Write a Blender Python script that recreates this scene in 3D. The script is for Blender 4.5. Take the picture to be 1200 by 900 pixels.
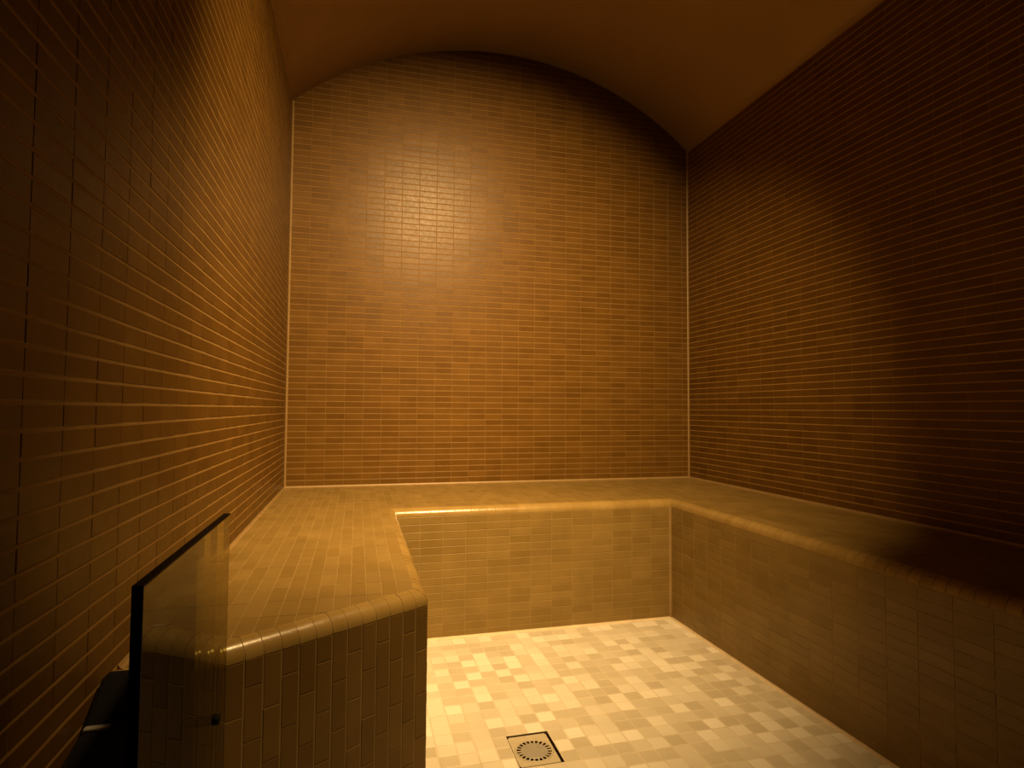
import bpy, bmesh, math, random
from mathutils import Vector, Matrix

random.seed(7)
S = bpy.context.scene
COL = S.collection
for o in list(bpy.data.objects):
    bpy.data.objects.remove(o)

# ------------------------------------------------------------------ camera
F_PX, YAW, PITCH, ROLL = 692.0, math.radians(14.668), math.radians(2.44), math.radians(-0.368)
EYE = Vector((0.0, 0.0, 0.88))


def view_dir(u, w):
    a, b = (u - 600) / F_PX, (450 - w) / F_PX
    c, s = math.cos(ROLL), math.sin(ROLL)
    a, b = c * a + s * b, -s * a + c * b
    c, s = math.cos(PITCH), math.sin(PITCH)
    y, z = c - s * b, s + c * b
    c, s = math.cos(YAW), math.sin(YAW)
    return Vector((c * a + s * y, -s * a + c * y, z))


AX_F = view_dir(600, 450)
AX_R = (view_dir(601, 450) - AX_F) * F_PX
AX_U = (view_dir(600, 449) - AX_F) * F_PX
cam_data = bpy.data.cameras.new('camera')
cam_data.sensor_fit = 'HORIZONTAL'
cam_data.sensor_width = 36.0
cam_data.lens = 36.0 * F_PX / 1200.0
cam_data.clip_start = 0.02
cam = bpy.data.objects.new('camera', cam_data)
COL.objects.link(cam)
cam.matrix_world = Matrix(((AX_R.x, AX_U.x, -AX_F.x, EYE.x), (AX_R.y, AX_U.y, -AX_F.y, EYE.y),
                           (AX_R.z, AX_U.z, -AX_F.z, EYE.z), (0, 0, 0, 1)))
S.camera = cam

# ------------------------------------------------------------------ world, lamp, exposure
world = bpy.data.worlds.new('world')
S.world = world
world.use_nodes = True
world.node_tree.nodes['Background'].inputs['Color'].default_value = (0.0, 0.0, 0.0, 1)
world.node_tree.nodes['Background'].inputs['Strength'].default_value = 0.0

LAMP_COLOR = (1.0, 0.62, 0.24)
# two recessed spots in the vault: (where, aim, watts, beam angle)
for where, aim, watts, beam in (((0.56, 0.68, 2.69), (-0.04, 1.28, -1.06), 41.0, 81), ((0.71, 1.01, 2.72), (-0.22, 0.30, -1.0), 10.4, 59)):
    ld = bpy.data.lights.new('ceiling_spot', 'AREA')
    ld.shape = 'DISK'
    ld.size = 0.16
    ld.energy = watts
    ld.spread = math.radians(beam)
    ld.color = LAMP_COLOR
    lamp = bpy.data.objects.new('ceiling_spot', ld)
    COL.objects.link(lamp)
    lamp.location = where
    lamp.rotation_euler = Vector(aim).to_track_quat('-Z', 'Y').to_euler()

S.view_settings.view_transform = 'Standard'
S.view_settings.look = 'None'
S.view_settings.exposure = 0.0
S.view_settings.gamma = 1.0
S.view_settings.use_curve_mapping = False

# ------------------------------------------------------------------ room numbers (metres)
XL, XR, YB, YF = -0.33, 1.829, 3.003, -0.45       # faces of the tiled walls
HB, HS = 0.498, 2.378                              # bench top, springing of the vault
RISE = 0.405                                       # rise of the vault
XI, XJ, YI = 0.151, 1.302, 2.287                   # inner faces of the bench
END_A, END_B = Vector((-0.33, 0.955)), Vector((XI, 1.263))   # splayed end of the left arm
NR = 0.030                                         # bench edge rounding
GROUT = 0.0007                                     # how far the tiles stand proud of the joints
HALF = (XR - XL) / 2
XC = (XL + XR) / 2
RAD = (HALF * HALF + RISE * RISE) / (2 * RISE)


def arch(x, extra=0.0):
    r = RAD + extra
    return HS + RISE - RAD + math.sqrt(max(r * r - (x - XC) ** 2, 0.0))


# ------------------------------------------------------------------ materials
def nodes(name):
    m = bpy.data.materials.new(name)
    m.use_nodes = True
    nt = m.node_tree
    return m, nt, nt.nodes['Principled BSDF']


def tile_material(name, dark, mid, light, rough, joined, spec=0.20, wear=0.25, cloud=9.0):
    """glazed tile: every tile its own shade from a ramp, cloudy glaze, fine relief"""
    m, nt, b = nodes(name)
    N, L = nt.nodes, nt.links
    if joined:
        src = N.new('ShaderNodeNewGeometry').outputs['Random Per Island']
    else:
        src = N.new('ShaderNodeObjectInfo').outputs['Random']
    ramp = N.new('ShaderNodeValToRGB')
    e = ramp.color_ramp.elements
    e[0].color, e[1].color = (*dark, 1), (*light, 1)
    k = e.new(0.5)
    k.color = (*mid, 1)
    L.new(src, ramp.inputs['Fac'])
    geo = N.new('ShaderNodeNewGeometry')
    noise = N.new('ShaderNodeTexNoise')
    noise.inputs['Scale'].default_value = cloud
    noise.inputs['Detail'].default_value = 5
    L.new(geo.outputs['Position'], noise.inputs['Vector'])
    mr = N.new('ShaderNodeMapRange')
    mr.inputs['To Min'].default_value = 1 - wear
    mr.inputs['To Max'].default_value = 1 + wear
    L.new(noise.outputs['Fac'], mr.inputs['Value'])
    mul = N.new('ShaderNodeMix')
    mul.data_type = 'RGBA'
    mul.blend_type = 'MULTIPLY'
    mul.inputs[0].default_value = 1
    L.new(ramp.outputs['Color'], mul.inputs[6])
    L.new(mr.outputs['Result'], mul.inputs[7])
    L.new(mul.outputs[2], b.inputs['Base Color'])
    n2 = N.new('ShaderNodeTexNoise')
    n2.inputs['Scale'].default_value = 60
    n2.inputs['Detail'].default_value = 3
    L.new(geo.outputs['Position'], n2.inputs['Vector'])
    r = N.new('ShaderNodeMapRange')
    r.inputs['To Min'].default_value = rough - 0.08
    r.inputs['To Max'].default_value = rough + 0.08
    L.new(n2.outputs['Fac'], r.inputs['Value'])
    L.new(r.outputs['Result'], b.inputs['Roughness'])
    bump = N.new('ShaderNodeBump')
    bump.inputs['Strength'].default_value = 0.12
    bump.inputs['Distance'].default_value = 0.002
    L.new(n2.outputs['Fac'], bump.inputs['Height'])
    L.new(bump.outputs['Normal'], b.inputs['Normal'])
    b.inputs['Specular IOR Level'].default_value = spec
    return m


def plain_material(name, col, rough, metal=0.0, vary=0.12, scale=18.0, bump_d=0.0):
    m, nt, b = nodes(name)
    N, L = nt.nodes, nt.links
    geo = N.new('ShaderNodeNewGeometry')
    noise = N.new('ShaderNodeTexNoise')
    noise.inputs['Scale'].default_value = scale
    noise.inputs['Detail'].default_value = 6
    L.new(geo.outputs['Position'], noise.inputs['Vector'])
    ramp = N.new('ShaderNodeValToRGB')
    e = ramp.color_ramp.elements
    e[0].position, e[1].position = 0.3, 0.7
    e[0].color = (*[c * (1 - vary) for c in col], 1)
    e[1].color = (*[min(1, c * (1 + vary)) for c in col], 1)
    L.new(noise.outputs['Fac'], ramp.inputs['Fac'])
    L.new(ramp.outputs['Color'], b.inputs['Base Color'])
    b.inputs['Roughness'].default_value = rough
    b.inputs['Metallic'].default_value = metal
    if bump_d:
        bump = N.new('ShaderNodeBump')
        bump.inputs['Strength'].default_value = 0.3
        bump.inputs['Distance'].default_value = bump_d
        L.new(noise.outputs['Fac'], bump.inputs['Height'])
        L.new(bump.outputs['Normal'], b.inputs['Normal'])
    return m


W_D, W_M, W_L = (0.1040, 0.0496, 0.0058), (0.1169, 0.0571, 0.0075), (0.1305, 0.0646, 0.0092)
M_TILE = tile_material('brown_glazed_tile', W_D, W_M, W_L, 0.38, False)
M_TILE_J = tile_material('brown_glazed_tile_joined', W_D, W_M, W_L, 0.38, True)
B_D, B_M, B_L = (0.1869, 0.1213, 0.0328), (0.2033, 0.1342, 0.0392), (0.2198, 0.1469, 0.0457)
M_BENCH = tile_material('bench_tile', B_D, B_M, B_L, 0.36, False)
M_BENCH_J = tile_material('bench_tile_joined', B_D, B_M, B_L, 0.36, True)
F_D, F_M, F_L = (0.435, 0.391, 0.295), (0.520, 0.479, 0.385), (0.671, 0.642, 0.561)
M_END = tile_material('shaded_end_tile', *[tuple((a * 1.1 + b * .9) / 2 for a, b in zip(p, q)) for p, q in zip((W_D, W_M, W_L), (B_D, B_M, B_L))], 0.38, False)  # bench tile darkened toward wall brown, the end's shade put into its colour
M_END_J = tile_material('shaded_end_tile_joined', *[tuple((a * 1.1 + b * .9) / 2 for a, b in zip(p, q)) for p, q in zip((W_D, W_M, W_L), (B_D, B_M, B_L))], 0.38, True)
M_FLOOR = tile_material('cream_floor_tile', F_D, F_M, F_L, 0.42, False, wear=0.08)
M_FLOOR_J = tile_material('cream_floor_tile_joined', F_D, F_M, F_L, 0.42, True, wear=0.08)
M_GROUT = plain_material('wall_grout', (0.32, 0.186, 0.047), 0.8)
M_GROUT_B = plain_material('back_wall_grout', (0.195, 0.108, 0.026), 0.8)
M_BGROUT = plain_material('bench_grout', (0.25, 0.168, 0.053), 0.8)
M_FGROUT = plain_material('floor_grout', (0.52, 0.46, 0.35), 0.8)
M_CAULK = plain_material('pale_sealant', (0.25, 0.16, 0.06), 0.5)
M_FCAULK = plain_material('cream_floor_sealant', (0.56, 0.46, 0.31), 0.5)
M_PLASTER = plain_material('vault_plaster', (0.41, 0.275, 0.10), 0.75, vary=0.06, scale=4, bump_d=0.002)
M_STEEL = plain_material('drain_steel', (0.32, 0.30, 0.26), 0.5, metal=0.25, vary=0.05, scale=60)
M_PLATE = plain_material('drain_plate_metal', (0.47, 0.42, 0.31), 0.5, metal=0.15, vary=0.06, scale=60)
M_EDGE = tile_material('glossy_edge_tile', *[tuple(1.25 * q for q in c) for c in (B_D, B_M, B_L)], 0.26, False, spec=0.5)  # paler edge tile; its colour also carries the lit left edge's brightness
M_DARK = plain_material('shaded_drain_well', (0.11, 0.07, 0.028), 0.7)  # shadow in the gap round the plate put into the lining colour
M_BLACK = plain_material('matte_black', (0.004, 0.003, 0.003), 0.7)
M_BLACK.node_tree.nodes['Principled BSDF'].inputs['Specular IOR Level'].default_value = 0.15
M_FRONT = plain_material('dark_unseen_wall', (0.025, 0.014, 0.006), 0.6)  # unseen wall, coloured dark to cut bounced light
M_GLASSEDGE = plain_material('dark_glass_edge', (0.005, 0.004, 0.003), 0.6)
M_GLASSEDGE.node_tree.nodes['Principled BSDF'].inputs['Specular IOR Level'].default_value = 0.1


def glass_material():
    m, nt, b = nodes('tinted_clear_glass')
    N, L = nt.nodes, nt.links
    tr = N.new('ShaderNodeBsdfTransparent')
    tr.inputs['Color'].default_value = (0.66, 0.62, 0.36, 1)
    gl = N.new('ShaderNodeBsdfGlossy')
    gl.inputs['Roughness'].default_value = 0.03
    fr = N.new('ShaderNodeFresnel')
    fr.inputs['IOR'].default_value = 1.5
    mx = N.new('ShaderNodeMixShader')
    L.new(fr.outputs['Fac'], mx.inputs['Fac'])
    L.new(tr.outputs['BSDF'], mx.inputs[1])
    L.new(gl.outputs['BSDF'], mx.inputs[2])
    L.new(mx.outputs['Shader'], N['Material Output'].inputs['Surface'])
    return m


M_GLASS = glass_material()


# ------------------------------------------------------------------ helpers
def obj(name, me, mat=None, parent=None):
    o = bpy.data.objects.new(name, me)
    COL.objects.link(o)
    if mat is not None and len(me.materials) == 0:
        me.materials.append(mat)
    if parent is not None:
        o.parent = parent
    return o


def mesh_from(name, verts, faces):
    me = bpy.data.meshes.new(name)
    me.from_pydata([tuple(v) for v in verts], [], faces)
    me.validate()
    me.update()
    return me


def fix_normals(me):
    bm = bmesh.new()
    bm.from_mesh(me)
    bmesh.ops.recalc_face_normals(bm, faces=bm.faces)
    bm.to_mesh(me)
    bm.free()


def box_mesh(name, x0, x1, y0, y1, z0, z1, bevel=0.0, seg=2):
    bm = bmesh.new()
    bmesh.ops.create_cube(bm, size=1)
    for v in bm.verts:
        v.co = Vector((x0 + (v.co.x + .5) * (x1 - x0), y0 + (v.co.y + .5) * (y1 - y0), z0 + (v.co.z + .5) * (z1 - z0)))
    if bevel:
        bmesh.ops.bevel(bm, geom=list(bm.edges), offset=bevel, segments=seg, affect='EDGES', profile=0.5)
    me = bpy.data.meshes.new(name)
    bm.to_mesh(me)
    bm.free()
    return me


def structure(o):
    o['kind'] = 'structure'
    return o


def thing(o, label, cat):
    o['label'] = label
    o['category'] = cat
    return o


def project(p):
    d = p - EYE
    z = d.dot(AX_F)
    if z < 0.05:
        return None
    return 600 + F_PX * d.dot(AX_R) / z, 450 - F_PX * d.dot(AX_U) / z


def shown_area(corners, n):
    """pixels a tile covers in the photograph; 0 when it faces away or lies outside the frame"""
    c = sum(corners, Vector()) / len(corners)
    if n.dot(EYE - c) <= 0:
        return 0.0
    q = project(c)
    if q is None or not (4 < q[0] < 1196 and 4 < q[1] < 896):
        return 0.0
    pts = [project(p) for p in corners]
    if any(p is None for p in pts):
        return 0.0
    return abs(sum(pts[i][0] * pts[(i + 1) % len(pts)][1] - pts[(i + 1) % len(pts)][0] * pts[i][1] for i in range(len(pts)))) / 2


def clip(poly, a, b, c):
    """keep the part of a 2D polygon where a*u + b*v + c >= 0"""
    out = []
    for i in range(len(poly)):
        p, q = poly[i], poly[(i + 1) % len(poly)]
        dp, dq = a * p[0] + b * p[1] + c, a * q[0] + b * q[1] + c
        if dp >= 0:
            out.append(p)
        if (dp > 0 > dq) or (dp < 0 < dq):
            t = dp / (dp - dq)
            out.append((p[0] + t * (q[0] - p[0]), p[1] + t * (q[1] - p[1])))
    return out


def poly_area(p):
    return sum(p[i][0] * p[(i + 1) % len(p)][1] - p[(i + 1) % len(p)][0] * p[i][1] for i in range(len(p))) / 2


def prism(poly, thick, cham, zt=0.0):
    """tile solid over a 2D polygon: front at height zt, sides down to zt - thick, chamfered rim, open back"""
    n = len(poly)
    cu, cv = sum(p[0] for p in poly) / n, sum(p[1] for p in poly) / n
    half_u = max(abs(p[0] - cu) for p in poly)
    half_v = max(abs(p[1] - cv) for p in poly)
    ku, kv = max(0.3, 1 - cham / max(half_u, 1e-5)), max(0.3, 1 - cham / max(half_v, 1e-5))
    top = [(cu + (p[0] - cu) * ku, cv + (p[1] - cv) * kv, zt) for p in poly]
    mid = [(p[0], p[1], zt - cham * 0.55) for p in poly]
    low = [(p[0], p[1], zt - thick) for p in poly]
    faces = [tuple(range(n))]
    for i in range(n):
        j = (i + 1) % n
        faces += [(i, n + i, n + j, j), (n + i, 2 * n + i, 2 * n + j, n + j)]
    return top + mid + low, faces


PIECE_LIMIT = 290
_full = {}


class Field:
    """collects the tiles of one face kind of one owner, then builds the largest in view singly and the rest joined"""

    def __init__(self, owner, name, m_one, m_join, tilt=0.0035, cham=0.0007):
        self.owner, self.name, self.m1, self.mj, self.items = owner, name, m_one, m_join, []
        self.tilt, self.cham = tilt, cham

    def face(self, origin, U, V, polys, size):
        n = U.cross(V).normalized()
        for p in polys:
            if poly_area(p) < 0:
                p = p[::-1]
            if poly_area(p) < 3e-5:
                continue
            w = [origin + U * a + V * b for a, b in p]
            full = None
            if len(p) == 4:
                us, vs = [a for a, b in p], [b for a, b in p]
                if abs(max(us) - min(us) - size[0]) < 1e-6 and abs(max(vs) - min(vs) - size[1]) < 1e-6:
                    full = (size, (min(us) + max(us)) / 2, (min(vs) + max(vs)) / 2)
            self.items.append((shown_area(w, n), origin, U, V, n, p, full))

    def build(self):
        self.items.sort(key=lambda t: -t[0])
        singles = [t for t in self.items if t[0] > 25][:PIECE_LIMIT]
        rest = [t for t in self.items[len(singles):]]
        for a, o0, U, V, n, p, full in singles:
            cu, cv = sum(q[0] for q in p) / len(p), sum(q[1] for q in p) / len(p)
            if full:
                key = (self.name, self.m1.name, full[0])
                if key not in _full:
                    hw, hh = full[0][0] / 2, full[0][1] / 2
                    v, f = prism([(-hw, -hh), (hw, -hh), (hw, hh), (-hw, hh)], GROUT + 0.0004, self.cham)
                    _full[key] = mesh_from(self.name, v, f)
                    _full[key].materials.append(self.m1)
                me = _full[key]
                cu, cv = full[1], full[2]
            else:
                v, f = prism([(q[0] - cu, q[1] - cv) for q in p], GROUT + 0.0004, self.cham)
                me = mesh_from(self.name, v, f)
                me.materials.append(self.m1)
            ob = obj(self.name, me, None, self.owner)
            pos = o0 + U * cu + V * cv
            ta, tb = (max(-1.5, min(1.5, random.gauss(0, 1))) * self.tilt for _ in range(2))
            lift = random.uniform(-0.0002, 0.0002)
            nn = (n + U * ta + V * tb).normalized()
            u2 = (U - nn * U.dot(nn)).normalized()
            v2 = nn.cross(u2)
            pos = pos + n * lift
            ob.matrix_local = Matrix(((u2.x, v2.x, nn.x, pos.x), (u2.y, v2.y, nn.y, pos.y), (u2.z, v2.z, nn.z, pos.z), (0, 0, 0, 1)))
        if rest:
            VV, FF = [], []
            for a, o0, U, V, n, p, full in rest:
                v, f = prism(p, GROUT + 0.0004, self.cham)
                k = len(VV)
                cu, cv = sum(q[0] for q in p) / len(p), sum(q[1] for q in p) / len(p)
                ta, tb = (max(-1.5, min(1.5, random.gauss(0, 1))) * self.tilt for _ in range(2))
                lift = random.uniform(-0.0002, 0.0002)
                for q in v:
                    w = q[2] + lift - (q[0] - cu) * ta - (q[1] - cv) * tb
                    VV.append(o0 + U * q[0] + V * q[1] + n * w)
                FF += [tuple(i + k for i in g) for g in f]
            ob = obj(self.name + '_field', mesh_from(self.name + '_field', VV, FF), self.mj, self.owner)
            ob['kind'] = 'stuff'


def grid(u0, u1, v0, v1, pu, pv, gu, gv, su=None, sv=None, clips=()):
    """tile rectangles on a pitch, cut at the borders and by half planes"""
    su = u0 if su is None else su
    sv = v0 if sv is None else sv
    out = []
    i0, i1 = math.floor((u0 - su) / pu) - 1, math.ceil((u1 - su) / pu) + 1
    j0, j1 = math.floor((v0 - sv) / pv) - 1, math.ceil((v1 - sv) / pv) + 1
    for i in range(i0, i1):
        for j in range(j0, j1):
            a0, a1 = max(u0, su + i * pu + gu / 2), min(u1, su + (i + 1) * pu - gu / 2)
            b0, b1 = max(v0, sv + j * pv + gv / 2), min(v1, sv + (j + 1) * pv - gv / 2)
            if a1 - a0 < 0.004 or b1 - b0 < 0.004:
                continue
            p = [(a0, b0), (a1, b0), (a1, b1), (a0, b1)]
            for c in clips:
                p = clip(p, *c)
                if len(p) < 3:
                    break
            if len(p) >= 3:
                out.append(p)
    return out


PU, PV, GU, GV = 0.0880, 0.0292, 0.0018, 0.0044       # brown wall tile: pitch and joints
TS = (PU - GU, PV - GV)
X, Y, Z = Vector((1, 0, 0)), Vector((0, 1, 0)), Vector((0, 0, 1))
G = GROUT

# ------------------------------------------------------------------ floor
ED = END_B - END_A
EU = ED.normalized()                                  # along the splayed end
EN = Vector((EU.y, -EU.x))                            # out of it, towards the camera


def end_clip(off):
    """half plane on the bench side of the splayed end, moved off metres into the bench"""
    return (-EN.x, -EN.y, EN.x * END_A.x + EN.y * END_A.y - off)


DX0, DX1, DY0, DY1 = 0.402, 0.518, 1.432, 1.578       # drain opening
FP, FG = 0.0500, 0.0022
fx, fy = (XL - .12, DX0, DX1, XR + .12), (YF - .12, DY0, DY1, YB + .12)
VV = [(x, y, z) for z in (-G, -.12) for y in fy for x in fx]
FF = []
for a in range(3):
    for b in range(3):
        if (a, b) != (1, 1):
            q = (b * 4 + a, b * 4 + a + 1, b * 4 + a + 5, b * 4 + a + 4)
            FF += [q, tuple(16 + v for v in q[::-1])]
for loop in ((0, 3, 15, 12), ):
    for a, b in zip(loop, loop[1:] + loop[:1]):
        step = 1 if abs(a - b) == 3 else 4
        step = step if b > a else -step
        for v in range(a, b, step):
            FF.append((v, v + 16, v + step + 16, v + step))
FF += [(5, 6, 22, 21), (6, 10, 26, 22), (10, 9, 25, 26), (9, 5, 21, 25)]
me = mesh_from('floor', VV, FF)
fix_normals(me)
floor = structure(obj('floor', me, M_FGROUT))
ff = Field(floor, 'tile', M_FLOOR, M_FLOOR_J, tilt=0.004, cham=0.002)
cells = []
for p in grid(XI + .004, XJ - .004, YF + .004, YI - .004, FP, FP, FG, FG, su=XI + .012, sv=YI - .010):
    u0, v0, u1, v1 = p[0][0], p[0][1], p[2][0], p[2][1]
    if u1 <= DX0 or u0 >= DX1 or v1 <= DY0 or v0 >= DY1:
        cells.append(p)
        continue
    for r in ((u0, v0, min(u1, DX0 - .002), v1), (max(u0, DX1 + .002), v0, u1, v1),
              (max(u0, DX0 - .002), v0, min(u1, DX1 + .002), min(v1, DY0 - .002)),
              (max(u0, DX0 - .002), max(v0, DY1 + .002), min(u1, DX1 + .002), v1)):
        if r[2] - r[0] > .004 and r[3] - r[1] > .004:
            cells.append([(r[0], r[1]), (r[2], r[1]), (r[2], r[3]), (r[0], r[3])])
c = end_clip(-.004)
cells += grid(XL + .004, XI + .004, YF + .004, END_B.y, FP, FP, FG, FG, su=XI + .012, sv=YI - .010,
              clips=((-c[0], -c[1], -c[2]),))
ff.face(Vector((0, 0, 0)), X, Y, cells, (FP - FG, FP - FG))
ff.build()

# ------------------------------------------------------------------ walls and vault
GUS = 0.0010                                          # tighter upright joints on the side walls
wl = structure(obj('wall_left', box_mesh('wall_left', XL - .12, XL - G, YF - .12, YB + .12, -G, HS), M_GROUT))
f = Field(wl, 'tile', M_TILE, M_TILE_J)
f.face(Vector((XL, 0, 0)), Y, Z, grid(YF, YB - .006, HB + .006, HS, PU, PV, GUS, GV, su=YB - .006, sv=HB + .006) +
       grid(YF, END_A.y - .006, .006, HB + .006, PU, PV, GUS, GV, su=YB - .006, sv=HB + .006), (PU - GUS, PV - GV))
f.build()

wr = structure(obj('wall_right', box_mesh('wall_right', XR + G, XR + .12, YF - .12, YB + .12, -G, HS), M_GROUT))
f = Field(wr, 'tile', M_TILE, M_TILE_J)
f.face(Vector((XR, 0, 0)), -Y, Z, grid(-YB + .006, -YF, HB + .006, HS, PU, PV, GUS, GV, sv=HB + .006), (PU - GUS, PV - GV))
f.build()

wb = structure(obj('wall_back', box_mesh('wall_back', XL - G, XR + G, YB + G, YB + .12, -G, HS + RISE + .1), M_GROUT_B))
f = Field(wb, 'tile', M_TILE, M_TILE_J)
polys = []
for p in grid(XL + .006, XR - .006, HB + .006, HS + RISE, PU, PV, GU, GV, sv=HB + .006):
    (u0, v0), (u1, _), (_, v1), _ = p
    a0, a1 = arch(u0) - .001, arch(u1) - .001
    if v1 <= min(a0, a1):
        polys.append(p)
    elif v0 < max(a0, a1) - .004:
        k = (a1 - a0) / (u1 - u0)                     # cut under the chord of the vault
        q = clip(p, k, -1, a0 - k * u0)
        if len(q) >= 3:
            polys.append(q)
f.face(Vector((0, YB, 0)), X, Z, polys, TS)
f.build()

structure(obj('wall_front', box_mesh('wall_front', XL - .12, XR + .12, YF - .12, YF, -G, HS + RISE + .1), M_FRONT))

VN, VT = 64, 0.09
VV, FF = [], []
for i in range(VN + 1):
    x = XL - G + (XR - XL + 2 * G) * i / VN
    xo = XC + (x - XC) * 1.04
    VV += [(x, YF, arch(x)), (x, YB + G, arch(x)), (xo, YF, arch(x) + VT), (xo, YB + G, arch(x) + VT)]
for i in range(VN):
    a, b = 4 * i, 4 * i + 4
    FF += [(a, a + 1, b + 1, b), (a + 2, b + 2, b + 3, a + 3), (a, b, b + 2, a + 2), (a + 1, a + 3, b + 3, b + 1)]
FF += [(0, 2, 3, 1), (4 * VN, 4 * VN + 1, 4 * VN + 3, 4 * VN + 2)]
me = mesh_from('ceiling', VV, FF)
fix_normals(me)
me.polygons.foreach_set('use_smooth', [False] * len(me.polygons))
for pl in me.polygons:
    if abs(pl.normal.y) < .5 and abs(pl.normal.z) > .3:
        pl.use_smooth = True
ceil = structure(obj('ceiling', me, M_PLASTER))

# ------------------------------------------------------------------ bench: one tiled U, three arms
bench = bpy.data.objects.new('tiled_bench', None)
COL.objects.link(bench)
thing(bench, 'U-shaped tiled bench with rounded front edge built along the three walls', 'bench')

PATH = [END_A.copy(), END_B.copy(), Vector((XI, YI)), Vector((XJ, YI)), Vector((XJ, YF + .01))]   # front faces, seen from the floor


def seg_dir(i):
    return (PATH[i + 1] - PATH[i]).normalized()


def into(i):
    d = seg_dir(i)
    return Vector((-d.y, d.x))                        # from the floor into the bench


MIT = []
for i in range(len(PATH)):
    if i == 0:
        MIT.append(into(0) / into(0).x * 0 + Vector((0, 1 / into(0).y)))       # slides along the left wall
    elif i == len(PATH) - 1:
        MIT.append(into(i - 1))
    else:
        a, b = into(i - 1), into(i)
        MIT.append((a + b) / (1 + a.dot(b)))


def at_path(i, d):
    return PATH[i] + MIT[i] * d


prof = [(G, -G), (G, HB - NR)]
for k in range(1, 9):
    t = k / 8 * math.pi / 2
    prof.append((NR - (NR - G) * math.cos(t), HB - NR + (NR - G) * math.sin(t)))
prof_top = len(prof) - 1
VV, FF = [], []
for i in range(len(PATH)):
    for d, z in prof:
        q = at_path(i, d)
        VV.append((q.x, q.y, z))
n = len(prof)
for i in range(len(PATH) - 1):
    for k in range(n - 1):
        FF.append((i * n + k, (i + 1) * n + k, (i + 1) * n + k + 1, i * n + k + 1))
outer = [(XL, at_path(0, NR).y), (XL, YB), (XR, YB), (XR, YF + .01)]
base = len(VV)
for x, y in outer:
    VV += [(x, y, HB - G)]
t = [i * n + prof_top for i in range(len(PATH))]
o_ = [base + k for k in range(4)]
FF += [(t[0], t[1], t[2], o_[1]), (t[2], t[3], o_[2], o_[1]), (t[3], t[4], o_[3], o_[2])]
me = mesh_from('bench_body', VV, FF)
fix_normals(me)
up = sum(p.normal.z * p.area for p in me.polygons)
if up < 0:
    me.flip_normals()
obj('bench_body', me, M_BGROUT, bench)

# seat tiles: one grid over the whole U, long sides running away from the camera
SP = 0.0318
ST = (SP - .0018, PU - .0022)
f = Field(bench, 'seat_tile', M_BENCH, M_BENCH_J, tilt=0.004)
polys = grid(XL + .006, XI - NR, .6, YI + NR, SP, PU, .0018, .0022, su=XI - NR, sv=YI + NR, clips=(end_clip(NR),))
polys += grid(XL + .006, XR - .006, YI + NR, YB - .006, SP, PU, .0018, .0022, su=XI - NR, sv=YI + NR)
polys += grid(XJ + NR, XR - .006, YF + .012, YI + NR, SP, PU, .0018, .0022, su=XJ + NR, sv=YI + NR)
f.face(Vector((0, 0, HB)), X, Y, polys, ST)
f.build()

# riser tiles: level courses under the back and right arms, upright ones on the splayed end
f = Field(bench, 'riser_tile', M_BENCH, M_BENCH_J, tilt=0.003)
RT = HB - NR - .001
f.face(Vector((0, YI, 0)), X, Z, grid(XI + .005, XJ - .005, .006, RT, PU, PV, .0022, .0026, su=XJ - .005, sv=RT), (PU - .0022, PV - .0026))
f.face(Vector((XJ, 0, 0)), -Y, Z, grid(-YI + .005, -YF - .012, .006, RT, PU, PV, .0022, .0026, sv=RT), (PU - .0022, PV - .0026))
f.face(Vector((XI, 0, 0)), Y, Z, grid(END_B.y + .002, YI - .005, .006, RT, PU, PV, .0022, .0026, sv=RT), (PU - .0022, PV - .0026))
f.build()
f = Field(bench, 'end_tile', M_END, M_END_J, tilt=0.003)
L = ED.length
polys = []
for i in range(40):
    b = L - .001 - i * SP
    a = b - SP + .0026
    a = max(a, .004)
    if b - a < .005:
        break
    sh = 0.5 * PU if i % 2 else 0.0
    polys += [q for q in grid(a, b, .006, RT, b - a, PU, 0, .0022, su=a, sv=RT - sh)]
f.face(Vector((END_A.x, END_A.y, 0)), Vector((EU.x, EU.y, 0)), Z, polys, (SP - .0026, PU - .0022))
f.build()

# rounded edge tiles, each bent over the front edge
edge_rest = ([], [])
n_edge = 0
edge_meshes = {}


def edge_profile(k):
    """k 0..8 from the riser over the round to the seat, outside face"""
    t = k / 8 * math.pi / 2
    return NR - NR * math.cos(t), HB - NR + NR * math.sin(t)


def edge_tile(s0, s1, i, skew0=0.0, skew1=0.0):
    """tile between s0 and s1 along path segment i; skew: how the ends run on with depth (mitres)"""
    V, Fc = [], []
    for inner in (0, 1, 0, 1):                        # outer skin, then the caps with corners of their own
        for k in range(9):
            d, z = edge_profile(k)
            t = k / 8 * math.pi / 2
            if inner:
                d, z = d + 1.25 * G * math.cos(t), z - 1.25 * G * math.sin(t)
            V += [Vector((s0 + skew0 * d, d, z)), Vector((s1 + skew1 * d, d, z))]
    for k in range(8):
        a, b = 2 * k, 36 + 2 * k
        Fc += [(a + 2, a + 3, a + 1, a)]
        Fc += [(b, b + 2, b + 20, b + 18), (b + 1, b + 19, b + 21, b + 3)]
    Fc += [(36, 54, 55, 37), (52, 53, 71, 70)]
    return V, Fc


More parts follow.
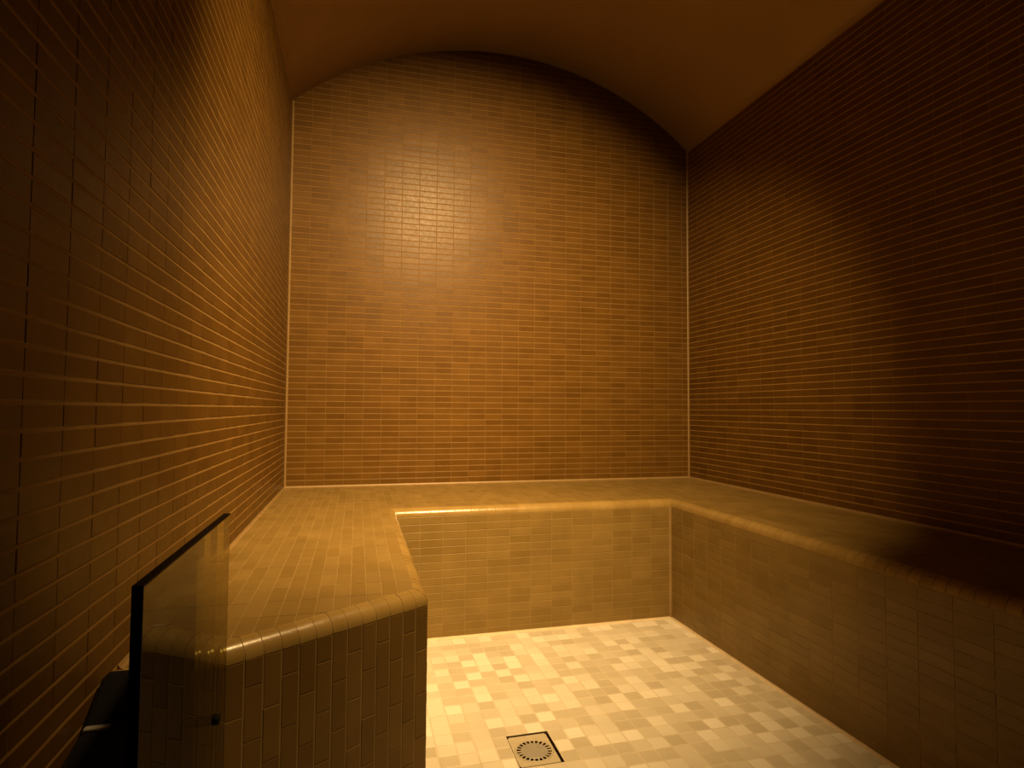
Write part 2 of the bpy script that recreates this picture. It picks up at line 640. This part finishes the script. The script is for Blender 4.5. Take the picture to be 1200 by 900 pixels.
for i in range(len(PATH) - 1):
    d = seg_dir(i)
    ii = into(i)
    length = (PATH[i + 1] - PATH[i]).length
    k0, k1 = MIT[i].dot(d), MIT[i + 1].dot(d)
    nt_ = max(1, round(length / .0322))
    pt = length / nt_
    for j in range(nt_):
        s0, s1 = j * pt + .0009, (j + 1) * pt - .0009
        w0, w1 = (k0 if j == 0 else 0.0), (k1 if j == nt_ - 1 else 0.0)
        mid = PATH[i] + d * ((s0 + s1) / 2) + ii * .01
        q = project(Vector((mid.x, mid.y, HB - .008)))
        M = Matrix(((d.x, ii.x, 0, PATH[i].x), (d.y, ii.y, 0, PATH[i].y), (0, 0, 1, 0), (0, 0, 0, 1)))
        if q and 0 < q[0] < 1200 and 0 < q[1] < 900:
            c = (s0 + s1) / 2
            if w0 == 0 and w1 == 0:
                key = i
                if key not in edge_meshes:
                    V, Fc = edge_tile(s0 - c, s1 - c, i)
                    me = mesh_from('edge_tile', V, Fc)
                    for pl in me.polygons:
                        pl.use_smooth = pl.index % 3 == 0 and pl.index < 24
                    me.materials.append(M_EDGE)
                    edge_meshes[key] = me
                me = edge_meshes[key]
            else:
                V, Fc = edge_tile(s0 - c, s1 - c, i, w0, w1)
                me = mesh_from('edge_tile', V, Fc)
                for pl in me.polygons:
                    pl.use_smooth = pl.index % 3 == 0 and pl.index < 24
                me.materials.append(M_EDGE)
            o = obj('edge_tile', me, None, bench)
            o.matrix_local = M @ Matrix.Translation((c, NR, HB - NR)) @ Matrix.Rotation(max(-.02, min(.02, random.gauss(0, .012))), 4, 'Y') @ Matrix.Translation((0, -NR, NR - HB))
        else:
            V, Fc = edge_tile(s0, s1, i, w0, w1)
            k = len(edge_rest[0])
            edge_rest[0].extend([M @ v for v in V])
            edge_rest[1].extend([tuple(a + k for a in g) for g in Fc])
if edge_rest[0]:
    o = obj('edge_tile_field', mesh_from('edge_tile_field', *edge_rest), M_BENCH_J, bench)
    o['kind'] = 'stuff'

# ------------------------------------------------------------------ sealant lines in the corners
TRIM = [0]


def sealant(p, q, a, b, w, mat=None):
    """three-sided bead from p to q with its legs along a and b"""
    TRIM[0] += 1
    p, q = Vector(p), Vector(q)
    a, b = Vector(a) * w, Vector(b) * w
    back = -(a + b) * .35
    V = []
    for e in (p, q):
        V += [e + back, e + a, e + (a + b) * .36, e + b]
    Fc = [(0, 1, 5, 4), (1, 2, 6, 5), (2, 3, 7, 6), (3, 0, 4, 7), (0, 3, 2, 1), (4, 5, 6, 7)]
    me = mesh_from('trim', V, Fc)
    fix_normals(me)
    return structure(obj('trim_%d' % TRIM[0], me, mat or M_CAULK))


sealant((XL, YB, HB), (XL, YB, arch(XL)), X, -Y, .0085)
sealant((XR, YB, HB), (XR, YB, arch(XR)), -X, -Y, .0075)
sealant((XL, YB, HB), (XR, YB, HB), Z, -Y, .0085)
sealant((XL, at_path(0, NR).y, HB), (XL, YB, HB), Z, X, .0075)
sealant((XR, YF, HB), (XR, YB, HB), Z, -X, .0085)
sealant((XI, YI, 0), (XJ, YI, 0), Z, -Y, .008, M_FCAULK)
sealant((XJ, YF, 0), (XJ, YI, 0), Z, -X, .008, M_FCAULK)
sealant((XI, END_B.y, 0), (XI, YI, 0), Z, X, .008, M_FCAULK)
sealant((XJ, YI, 0), (XJ, YI, HB - NR), -X, -Y, .008)

# ------------------------------------------------------------------ floor drain
drain = bpy.data.objects.new('floor_drain', None)
COL.objects.link(drain)
DC = Vector((0.457, 1.495, 0.0))
drain.location = DC
thing(drain, 'square metal floor drain with round slotted cover set in the cream floor', 'drain')
# well lining (dark), then the square plate with a round hole
V = [(DX0 - DC.x, DY0 - DC.y), (DX1 - DC.x, DY0 - DC.y), (DX1 - DC.x, DY1 - DC.y), (DX0 - DC.x, DY1 - DC.y)]
wz = -.02
me = mesh_from('drain_well', [(x * .995, y * .995, -.0003) for x, y in V] + [(x * .995, y * .995, wz) for x, y in V],
               [(4, 5, 6, 7)] + [(k, 4 + k, 4 + (k + 1) % 4, (k + 1) % 4) for k in range(4)])
obj('drain_well', me, M_DARK, drain)
PX0, PX1, PY0, PY1 = V[0][0] + .001, V[2][0] - .009, V[0][1] + .001, V[2][1] - .011
SEG = 64
R_HOLE = 0.0500


def ring_plate(r, x0, x1, y0, y1, zt, zb):
    vv, fc = [], []
    for k in range(SEG):
        a = 2 * math.pi * k / SEG
        ca, sa = math.cos(a), math.sin(a)
        tx = (x1 if ca > 0 else x0) / ca if abs(ca) > 1e-9 else 1e9
        ty = (y1 if sa > 0 else y0) / sa if abs(sa) > 1e-9 else 1e9
        m = min(tx, ty)
        vv += [(r * ca, r * sa, zt), (m * ca, m * sa, zt), (r * ca, r * sa, zb), (m * ca, m * sa, zb)]
    for k in range(SEG):
        a, b = 4 * k, 4 * ((k + 1) % SEG)
        fc += [(a, a + 1, b + 1, b), (a, b, b + 2, a + 2), (a + 1, a + 3, b + 3, b + 1)]
    return vv, fc


obj('drain_plate', mesh_from('drain_plate', *ring_plate(R_HOLE, PX0, PX1, PY0, PY1, .0006, -.0011)), M_PLATE, drain)
# cover: centre disc, toothed rim, outer ring
bm = bmesh.new()
prev = None


def lathe(profile, seg=64):
    vv, fc = [], []
    m = len(profile)
    for k in range(seg):
        a = 2 * math.pi * k / seg
        vv += [(r * math.cos(a), r * math.sin(a), z) for r, z in profile]
    for k in range(seg):
        for q in range(m - 1):
            a, b = k * m + q, ((k + 1) % seg) * m + q
            fc.append((a, b, b + 1, a + 1))
    return vv, fc


bm.free()
vv, fc = lathe([(.0001, .0016), (.028, .0014), (.0338, .0010), (.0346, .0004), (.0346, -.0011)])
obj('drain_cover', mesh_from('drain_cover', vv, fc), M_STEEL, drain)
vv, fc = lathe([(.0456, -.0011), (.0456, .0008), (.0462, .0012), (.0486, .0012), (.0494, .0008), (.0494, -.0011)])
obj('cover_rim', mesh_from('cover_rim', vv, fc), M_PLATE, drain)
tooth = box_mesh('rim_tooth', .0340, .0460, -.0018, .0018, -.0011, .0008, .0003, 1)
tooth.materials.append(M_PLATE)
for k in range(22):
    o = obj('rim_tooth', tooth, None, drain)
    o.rotation_euler = (0, 0, 2 * math.pi * (k + .5) / 22)

# ------------------------------------------------------------------ glass panel before the bench end
GX, GT, GY0, GY1, GH = -0.192, 0.009, 0.632, 1.028, 0.712
panel = bpy.data.objects.new('glass_panel', None)
COL.objects.link(panel)
panel.location = (GX - GT / 2, (GY0 + GY1) / 2, 0)
thing(panel, 'low clear glass panel with dark edges standing against the left bench end', 'glass panel')
hy = (GY1 - GY0) / 2


def glass_fixing_mesh():
    """round two-sided button through the pane"""
    bm = bmesh.new()
    bmesh.ops.create_cone(bm, cap_ends=True, segments=20, radius1=.0075, radius2=.0075, depth=GT + .010)
    bmesh.ops.bevel(bm, geom=[e for e in bm.edges if len(e.link_faces) == 2 and any(len(q.verts) > 4 for q in e.link_faces)],
                    offset=.0015, segments=2, affect='EDGES')
    bmesh.ops.transform(bm, matrix=Matrix.Translation((0, 0.963 - panel.location.y, .424)) @ Matrix.Rotation(math.pi / 2, 4, 'Y'), verts=bm.verts)
    me = bpy.data.meshes.new('glass_fixing')
    bm.to_mesh(me)
    bm.free()
    return me


obj('glass_pane', box_mesh('glass_pane', -GT / 2, GT / 2, -hy + .002, hy, .012, GH - .002), M_GLASS, panel)
EV = box_mesh('glass_edge', -GT / 2 - .0004, GT / 2 + .0004, -hy, -hy + .002, .012, GH)
e1 = obj('glass_edge', EV, M_GLASSEDGE, panel)
e1['label'] = 'dark upright edge of the pane'
e2 = obj('glass_edge', box_mesh('glass_edge_top', -GT / 2 - .0004, GT / 2 + .0004, -hy + .002, hy, GH - .002, GH), M_GLASSEDGE, panel)
e2['label'] = 'dark top edge of the pane'
obj('glass_fixing', glass_fixing_mesh(), M_GLASSEDGE, panel)
obj('floor_channel', box_mesh('floor_channel', -GT / 2 - .006, GT / 2 + .006, -hy, hy - .02, 0, .014, .002), M_STEEL, panel)

# ------------------------------------------------------------------ black box standing for an unidentified dark shape behind the glass
sb = bpy.data.objects.new('corner_box', None)
COL.objects.link(sb)
sb.location = (-.27, .85, 0)
thing(sb, 'black boxy shape in the dark corner between left wall and glass panel', 'steam outlet')
prof2 = [(-.13, 0), (.085, 0), (.091, .517), (.070, .519), (.012, .478), (-.13, .445)]
VV, FF = [], []
for x in (-.055, .048):
    VV += [(x, y, z) for y, z in prof2]
m = len(prof2)
FF = [tuple(range(m)), tuple(range(2 * m - 1, m - 1, -1))] + [(k, m + k, m + (k + 1) % m, (k + 1) % m) for k in range(m)]
me = mesh_from('box_body', VV, FF)
fix_normals(me)
bmx = bmesh.new()
bmx.from_mesh(me)
bmesh.ops.bevel(bmx, geom=list(bmx.edges), offset=.004, segments=2, affect='EDGES')
bmx.to_mesh(me)
bmx.free()
obj('box_body', me, M_BLACK, sb)
lip = obj('box_strip', box_mesh('box_strip', -.052, -.023, .006, .016, .475, .481, .002), M_STEEL, sb)
lip['label'] = 'thin grey strip'
